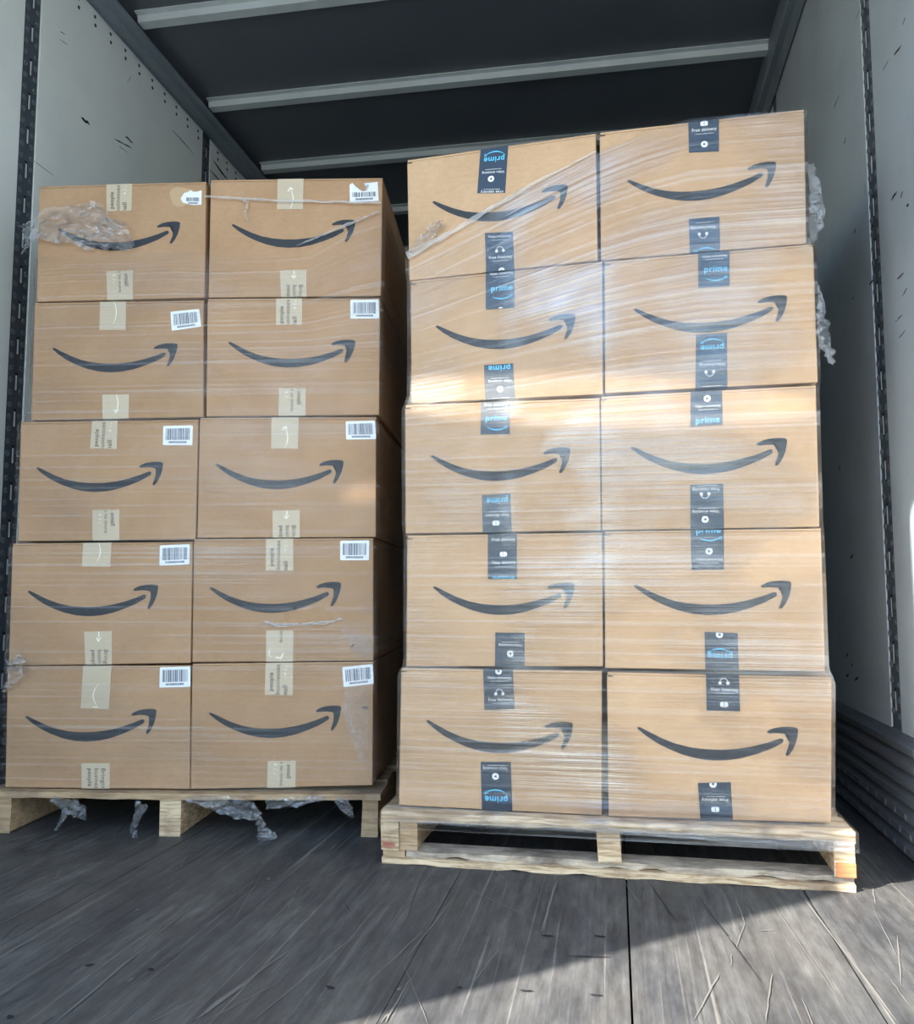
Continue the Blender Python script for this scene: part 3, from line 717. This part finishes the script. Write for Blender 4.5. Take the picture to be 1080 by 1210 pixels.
RIGHT = [
 ('tan box at the sunlit stack top inner corner, half bare above the film', [(481,189),(704,157.5),(706.5,308),(483.5,332)], (511,239,671,219),
  [(568,172.5),(600.5,169.5),(597,228),(564,228.5)], [('arc',.15,1),('prime',.25,1),('small',.48,1),(VS,.545,1),('play',.69,1,-.04),('small',.92,1),(FD,.975,1)],
  [(573,275.5),(606,274),(608,321.5),(574.5,325)], [(VS,.11),('small',.20),('phones',.46),(FLN,.65),('small',.74),('play',1.0,0,.05)]),
 ('tan box at the very top corner beside the grey wall, wholly under film', [(708.5,156.5),(950,129),(953,288),(710,308)], (741,214,917,192),
  [(813,146),(849.5,141),(849.5,179),(814,180.5)], [('boxi',.10,0,.02),(FD,.30),('small',.42),('play',.76)],
  [(814,259),(850,256),(851,296),(815,299)], [('small',.14,1),(FLN,.28,1,-.05),('phones',.50,1,-.05),('arc',.97,1)]),
 ('tan box second from top in the inner column, bright band along its foot', [(485,332),(711.5,309),(712.5,466),(486,477)], (515,386,680,372),
  [(574,325),(608,321.5),(608,364),(574,366)], [(VS,.05,0,.05),('small',.13,0,.04),('prime',.45,0,.06),('arc',.66,0,.06),('play',1.04,0,.02)],
  [(572,431.5),(606.5,429.5),(608.5,471.5),(573.5,474)], [('prime',.10,1),('small',.40,1),(VS,.48,1),('play',.72,1),('small',.97,1)]),
 ('tan box second from top in the column beside the grey wall', [(714,309),(961,288),(966.5,452),(715,465)], (749,366,930,350),
  [(825,299),(862,296),(862,338),(825,340)], [(VS,.12),('small',.20),('prime',.50,0,.06),('arc',.74,0,.06)],
  [(822.5,396),(859,393.5),(859.5,456),(821.5,458)], [('arc',.15,1),('prime',.25,1),('small',.50,1),(FLN,.57,1),('phones',.72,1,-.05),('small',.97,1)]),
 ('tan box in the sunlit stack middle row, inner column, nearest the shaded stack', [(478.5,478.5),(708.5,470),(710,627),(479,631)], (509,539,674,530),
  [(568.5,476),(602.5,475),(602.5,513),(568,513.5)], [(FD,.10),('small',.22),('prime',.52,0,.04),('arc',.78,0,.05)],
  [(569.5,585),(603.5,583),(604.5,630),(570.5,631.5)], [('prime',.16,1),('small',.46,1),(FD,.55,1),('boxi',.76,1,-.03)]),
 ('tan box in the middle row beside the grey wall, bright band along its top', [(710,468.5),(964,455),(968.5,623),(711.5,627)], (745,529,930,519),
  [(816,461.5),(853,459.5),(854,502),(815.5,504.5)], [('play',.22,0,.03),(VS,.44,0,.04),('small',.54,0,.04),('prime',.85,0,.04)],
  [(815.5,573),(854.5,571.5),(855.5,623.5),(816,625)], [('small',.03,1),(FLN,.11,1,-.03),('phones',.24,1,-.05),('small',.54,1),(VS,.61,1,-.04),('play',.79,1,-.06)]),
 ('tan box second from bottom in the inner column of the sunlit stack', [(481,632.5),(711.5,629),(712.5,788),(480,788)], (512,694,679,690),
  [(576.5,631.5),(610.5,631),(611,684),(576.5,684.5)], [('boxi',-.04,1),(FD,.13,0,.05),('boxi',.45,0,.04),(FD,.64,0,.06),('small',.73,0,.05),('prime',.98,0,.06)],
  [(585.3,747.3),(619.8,747.9),(619.8,788),(585,788.3)], [('small',.28,1),(VS,.36,1),('play',.62,1)]),
 ('tan box second from bottom in the column beside the grey wall', [(714,627.5),(970,624),(975,794),(715,790)], (749,692,935,688),
  [(816,625),(855,624),(855.5,673),(817,673.5)], [('prime',.02,0,.04),('arc',.20,0,.08),('play',.54,0,.05),(VS,.74,0,.06),('small',.84,0,.05)],
  [(832.3,746.5),(871.6,748),(873,793.5),(833.5,792.5)], [('play',.06,1,-.05),('arc',.52,1,-.05),('prime',.62,1,-.05)]),
 ('tan box at the inner bottom corner of the sunlit stack, on the pale pallet', [(474,789),(711,793),(711,964),(471,952)], (504,852,677,855),
  [(571,788),(606,788),(608,838),(572.5,839)], [('play',.04,0),(VS,.21,0,.04),('small',.29,0,.04),('phones',.58,0,.02),(FLN,.76,0,.05),('small',.84,0,.05)],
  [(567.9,900),(603.8,900.2),(605.5,958),(569.5,957)], [('small',.07,1),(VS,.13,1,-.02),('play',.30,1,-.02),('arc',.64,1,-.02),('prime',.76,1,-.02)]),
 ('tan box at the bottom corner beside the grey wall, on the pale pallet', [(717,794),(982.5,800),(982.5,973),(719,965)], (753,860,943,861),
  [(834,793.5),(873,794.5),(874.5,840.5),(835,839.5)], [('phones',.20,0,.04),(FLN,.42,0,.05),('small',.51,0,.04),('boxi',.82,0,.03)],
  [(824.5,925),(863.3,924),(866,969),(827.5,967.5)], [('play',.04,1,-.04),('small',.38,1),(FD,.46,1,-.02),('boxi',.72,1,-.02)])]
for i, (lab, cs, sm, tq, tk, bq, bk, lq, torn) in enumerate(LEFT):
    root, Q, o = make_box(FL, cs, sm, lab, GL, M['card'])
    for q, k, at in ((tq, tk, True), (bq, bk, False)):
        t, fn, W, H = strip(root, Q, local_quad(FL, o, q), at, M['ptape'], 'paper_tape'); paper_print(t, fn, W, H, k)
    if torn == 1:
        sc = MB(); cc = Vector(FL.uz(216, 232))-o; P = []
        for k in range(16):
            a = 2*math.pi*k/16; rr = 1+0.15*math.sin(3*a+1)
            P.append((cc.x+0.038*rr*math.cos(a), -0.0004, cc.y+0.026*rr*math.sin(a)))
        sc.poly(P); sc.build('peeled_patch', M['glue'], root, label='pale patch of peeled paper')
    barcode(root, local_quad(FL, o, lq), torn, i)
for i, (lab, cs, sm, tq, tk, bq, bk) in enumerate(RIGHT):
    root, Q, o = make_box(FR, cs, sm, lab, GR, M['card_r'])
    for j, (q, k, at) in enumerate(((tq, tk, True), (bq, bk, False))):
        t, fn, W, H = strip(root, Q, local_quad(FR, o, q), at, M['dtape'], 'printed_tape'); dark_print(t, fn, W, H, k, i*2+j)

# ------------------------------------------------------------------ stretch film
def interp(tab, x):
    if x <= tab[0][0]: return tab[0][1]
    for (a, fa), (c, fc) in zip(tab, tab[1:]):
        if x <= c: return fa+(fc-fa)*(x-a)/(c-a)
    return tab[-1][1]
def film_sheet(parent, name, m, fr, top_px, zmin, uL, uR, off, depth, fan_z, nz=90, seed=0, hole=None):
    """film pulled round a load: front, both sides and back; top edge given along the front"""
    top = sorted([fr.uz(*p) for p in top_px])
    per = []    # (kind, param, count)
    NF, NS = 110, 16
    cols = [('F', i/NF) for i in range(NF+1)]+[('R', i/NS) for i in range(1, NS+1)]+[('B', i/NS) for i in range(1, NS+1)]+[('L', i/NS) for i in range(1, NS)]
    V = []; UV = []; C = len(cols)
    for k, t in cols:
        ua, ub = uL[0][1], uR[0][1]
        for j in range(nz+1):
            zt_l, zt_r = top[0][1], top[-1][1]
            if k == 'F': ut = interp([(0, top[0][0]), (1, top[-1][0])], t); zt = interp(top, ut)
            elif k == 'R': zt = zt_r
            elif k == 'B': zt = zt_r+(zt_l-zt_r)*t
            else: zt = zt_l
            s = j/nz; z = zmin+(zt-zmin)*s
            a = interp(uL, z); c = interp(uR, z); o_ = interp(off, z)
            # streak coordinate: level lines below fan_z, fanning to the top edge above it
            zz = fan_z+(z-fan_z)/max(zt-fan_z, 1e-3)*0.55 if z > fan_z else z
            rp = 0.0016*noise.noise(Vector((t*2.5+seed, zz*16, ord(k)*0.7)))+0.0010*noise.noise(Vector((t*6+seed, zz*45, 3.3)))
            if k == 'F': P = fr.world(a+(c-a)*t, -o_-abs(rp), z); pu = t*1.0
            elif k == 'R': P = fr.world(c+abs(rp), -o_+(depth+o_+0.006)*t, z); pu = 1+t*0.6
            elif k == 'B': P = fr.world(c+(a-c)*t, depth+0.006+abs(rp), z); pu = 1.6+t
            else: P = fr.world(a-abs(rp), depth+0.006-(depth+o_+0.006)*t, z); pu = 2.6+t*0.6
            V.append(P); UV.append((pu, zz))
    F = []; rows = nz+1
    for i in range(C):
        i2 = (i+1) % C
        for j in range(nz):
            F.append((i*rows+j, i2*rows+j, i2*rows+j+1, i*rows+j+1))
    if hole:
        keep = []
        for f in F:
            c_ = sum((V[i] for i in f), Vector())/4; u_ = (c_-fr.p0).dot(fr.u)
            if f[0] < (NF+1)*rows and hole(u_, c_.z): continue
            keep.append(f)
        F = keep
    return mesh_uv(name, V, F, UV, m, parent)
def mesh_uv(name, V, F, UV, m, parent, label=None):
    inv = parent.matrix_basis.inverted()
    me = bpy.data.meshes.new(name); me.from_pydata([tuple(inv @ Vector(v)) for v in V], [], F)
    uvl = me.uv_layers.new(name='UVMap')
    for l in me.loops: uvl.data[l.index].uv = UV[l.vertex_index]
    me.polygons.foreach_set('use_smooth', [True]*len(me.polygons))
    return link(name, me, m, parent, label=label)
def crumple(parent, name, m, fr, spine, width, off, amp, seed, n=40, k=14, label=None):
    """loose creased film: spine of pixel points on the load's front, swept to a ragged sheet"""
    P = [Vector(fr.uz(*p)) for p in spine]; V = []; UV = []; F = []
    wt = [(i/(len(P)-1), wv) for i, wv in enumerate(width)]
    for i in range(n+1):
        t = i/n; x = t*(len(P)-1); a = min(int(x), len(P)-2); c = P[a].lerp(P[a+1], x-a)
        d = (P[a+1]-P[a]).normalized(); s = Vector((-d.y, d.x)); wv = interp(wt, t)
        for j in range(k+1):
            q = (j/k-0.5)*2
            rag = 1+0.35*noise.noise(Vector((t*9, q, seed)))
            e = Vector((t*13, q*5.5*max(wv, .01)/0.03*0.5, seed*1.7))
            nn = noise.noise(e)+0.6*noise.noise(e*2.3)+0.4*abs(noise.noise(e*5.1))
            y = -off-amp*(0.6+nn)
            cc = c+s*(q*wv*rag)+Vector((noise.noise(e*1.5+Vector((9, 0, 0))), noise.noise(e*1.5+Vector((0, 9, 0)))))*amp*0.5
            V.append(fr.world(cc.x, min(y, -0.007), cc.y)); UV.append((t*1.2+seed, q*0.35+nn*0.2))
    for i in range(n):
        for j in range(k): F.append((i*(k+1)+j, (i+1)*(k+1)+j, (i+1)*(k+1)+j+1, i*(k+1)+j+1))
    return mesh_uv(name, V, F, UV, m, parent, label)
def ztab(fr, pts): return sorted((fr.uz(*p)[1], fr.uz(*p)[0]) for p in pts)

# right load
wrp = tag(empty('stretch_wrap', FR.world(0.5, 0, 0.1165), FR.a), 'clear streaked stretch film pulled diagonally round the sunlit boxes', 'plastic film', 'stretch film')
uLr = ztab(FR, [(470, 953), (473, 795), (480, 785), (480, 640), (478, 620), (477.5, 485), (484, 470), (484, 335), (482, 320), (480, 200)])
uRr = ztab(FR, [(983, 968), (983.5, 805), (976, 790), (970.5, 630), (969, 618), (965, 462), (966.5, 446), (961.5, 295), (953.5, 284), (950.5, 135)])
uLr = [(0.0, -0.001), (0.116, -0.001), (0.14, 0.028)]+[(z, u-0.005) for z, u in uLr if z > 0.15]
uRr = [(0.0, 0.993), (0.118, 0.993), (0.14, 0.957)]+[(z, u+0.005) for z, u in uRr if z > 0.15]
offr = [(0.0, 0.040), (0.118, 0.040), (0.140, 0.009), (0.2, 0.006), (2, 0.005)]
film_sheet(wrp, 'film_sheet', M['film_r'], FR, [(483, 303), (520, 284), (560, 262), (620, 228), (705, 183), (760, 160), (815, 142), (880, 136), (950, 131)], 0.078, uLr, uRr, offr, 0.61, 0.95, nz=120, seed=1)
V = []
edge = [(482, 304), (520, 284), (560, 261), (620, 225), (705, 181)]
mb_pts = [FR.world(*[(lambda p: (p[0], -0.009, p[1]))(FR.uz(*p))][0]) for p in edge]
def ribbon(parent, name, m, fr, px, wd, off, seed, label=None):
    return crumple(parent, name, m, fr, px, wd, off, 0.004, seed, 60, 6, label)
ribbon(wrp, 'gathered_edge', M['film_e'], FR, edge, [0.010, 0.006, 0.005, 0.004, 0.002], 0.007, 3.0)
ribbon(wrp, 'gathered_edge', M['film_p'], FR, [(500, 966), (600, 968), (700, 974), (800, 980), (900, 985), (1004, 990)], [0.003, 0.005, 0.006, 0.006, 0.008, 0.009], 0.043, 4.0)
ribbon(wrp, 'gathered_edge', M['film_p'], FR, [(700, 971), (800, 982), (900, 990), (1004, 996)], [0.001, 0.003, 0.004, 0.003], 0.045, 4.6)
crumple(wrp, 'loose_tail', M['film_c'], FR, [(486, 301), (500, 288), (515, 272), (524, 266)], [0.004, 0.012, 0.016, 0.004], 0.008, 0.012, 5.1, label='bunched film end')
crumple(wrp, 'loose_tail', M['film_c'], FR, [(957, 195), (962, 225), (965, 255), (959, 290)], [0.006, 0.012, 0.018, 0.004], -0.02, 0.018, 7.7, label='loose film at the side')
crumple(wrp, 'loose_tail', M['film_c'], FR, [(967, 340), (970, 375), (974, 405), (981, 430)], [0.004, 0.008, 0.015, 0.004], -0.02, 0.018, 9.2, label='loose film at the side')
# left load
wlp = tag(empty('stretch_wrap', FL.world(0.03, 0, 0.1035), FL.a), 'dull torn stretch film round the shaded boxes with tatters hanging below', 'plastic film', 'stretch film')
uLl = [(z, u-0.005) for z, u in ztab(FL, [(5.5, 925), (8.5, 790), (9.5, 782), (14, 645), (20.5, 637), (24, 502), (36, 494), (40.5, 360), (42.5, 352), (46, 225)])]
uRl = [(z, u+0.005) for z, u in ztab(FL, [(441, 925), (442, 785), (442, 778), (442, 640), (445, 632), (445.5, 497), (449, 488), (450, 355), (451, 345), (453, 215)])]
offl = [(0.0, 0.008), (2, 0.005)]
hl = [FL.uz(330, 727), FL.uz(402, 737)]
def torn_hole(u, z):
    cu, cz = (hl[0][0]+hl[1][0])/2, (hl[0][1]+hl[1][1])/2
    return ((u-cu)/0.085)**2+((z-cz-0.004)/0.022)**2 < 1+0.35*math.sin(u*90)
film_sheet(wlp, 'film_sheet', M['film_l'], FL, [(43, 304), (90, 300), (150, 299), (210, 296), (247, 298), (320, 296), (365, 292), (390, 276), (420, 258), (452, 247)], 0.107, uLl, uRl, offl, 0.61, 1.2, nz=110, seed=5, hole=torn_hole)
crumple(wlp, 'loose_film', M['film_c'], FL, [(31, 278), (48, 272), (75, 266), (110, 270), (140, 280), (160, 296)], [0.022, 0.030, 0.052, 0.062, 0.045, 0.008], 0.008, 0.014, 11.3, 60, 22, 'crumpled loose film')
crumple(wlp, 'loose_film', M['film_c'], FL, [(50, 276), (38, 286), (29, 303)], [0.012, 0.006, 0.002], 0.010, 0.008, 12.1, 20, 6)
ribbon(wlp, 'film_strand', M['film_e'], FL, [(243, 234), (280, 236), (330, 239), (390, 240), (450, 241)], [0.003, 0.004, 0.003, 0.003, 0.004], 0.007, 13.0)
ribbon(wlp, 'film_strand', M['film_e'], FL, [(285, 236), (294, 241), (291, 254), (295, 267)], [0.002, 0.003, 0.002, 0.001], 0.008, 14.0)
ribbon(wlp, 'film_strand', M['film_e'], FL, [(352, 292), (390, 276), (425, 262), (449, 252)], [0.001, 0.003, 0.003, 0.002], 0.008, 15.0)
crumple(wlp, 'loose_film', M['film_c'], FL, [(20, 776), (26, 790), (18, 806), (9, 816)], [0.020, 0.026, 0.012, 0.003], 0.008, 0.016, 16.0, 26, 10, 'film bunched at the corner')
ribbon(wlp, 'torn_fold', M['film_e'], FL, [(312, 734), (330, 739), (360, 737), (385, 736), (405, 731)], [0.002, 0.005, 0.003, 0.004, 0.002], 0.008, 17.0)
crumple(wlp, 'loose_film', M['film_l2'], FL, [(424, 812), (420, 835), (424, 862), (430, 900)], [0.028, 0.034, 0.026, 0.010], 0.006, 0.003, 18.0, 40, 20, 'whitened layered film')
crumple(wlp, 'loose_film', M['film_l2'], FL, [(405, 742), (425, 758), (434, 776)], [0.008, 0.026, 0.018], 0.006, 0.003, 19.0, 30, 16, 'whitened layered film')
# tatters below the deck (in front of the pallet edge)
for k, (sp, wd) in enumerate([([(72, 939), (90, 946), (104, 952), (112, 963)], [0.006, 0.016, 0.020, 0.004]), ([(92, 950), (84, 962), (77, 976)], [0.012, 0.006, 0.002]),
        ([(178, 944), (172, 960), (166, 974), (170, 991)], [0.016, 0.010, 0.008, 0.006]), ([(228, 938), (262, 944), (295, 950), (312, 958)], [0.006, 0.018, 0.028, 0.010]),
        ([(310, 955), (316, 972), (322, 988)], [0.010, 0.010, 0.030]), ([(320, 944), (355, 942), (392, 938)], [0.014, 0.012, 0.004]), ([(402, 938), (414, 948), (420, 960)], [0.012, 0.014, 0.004])]):
    crumple(wlp, 'film_tatter', M['film_c'], FL, sp, wd, 0.042, 0.008, 20+k*1.3, 26, 10)
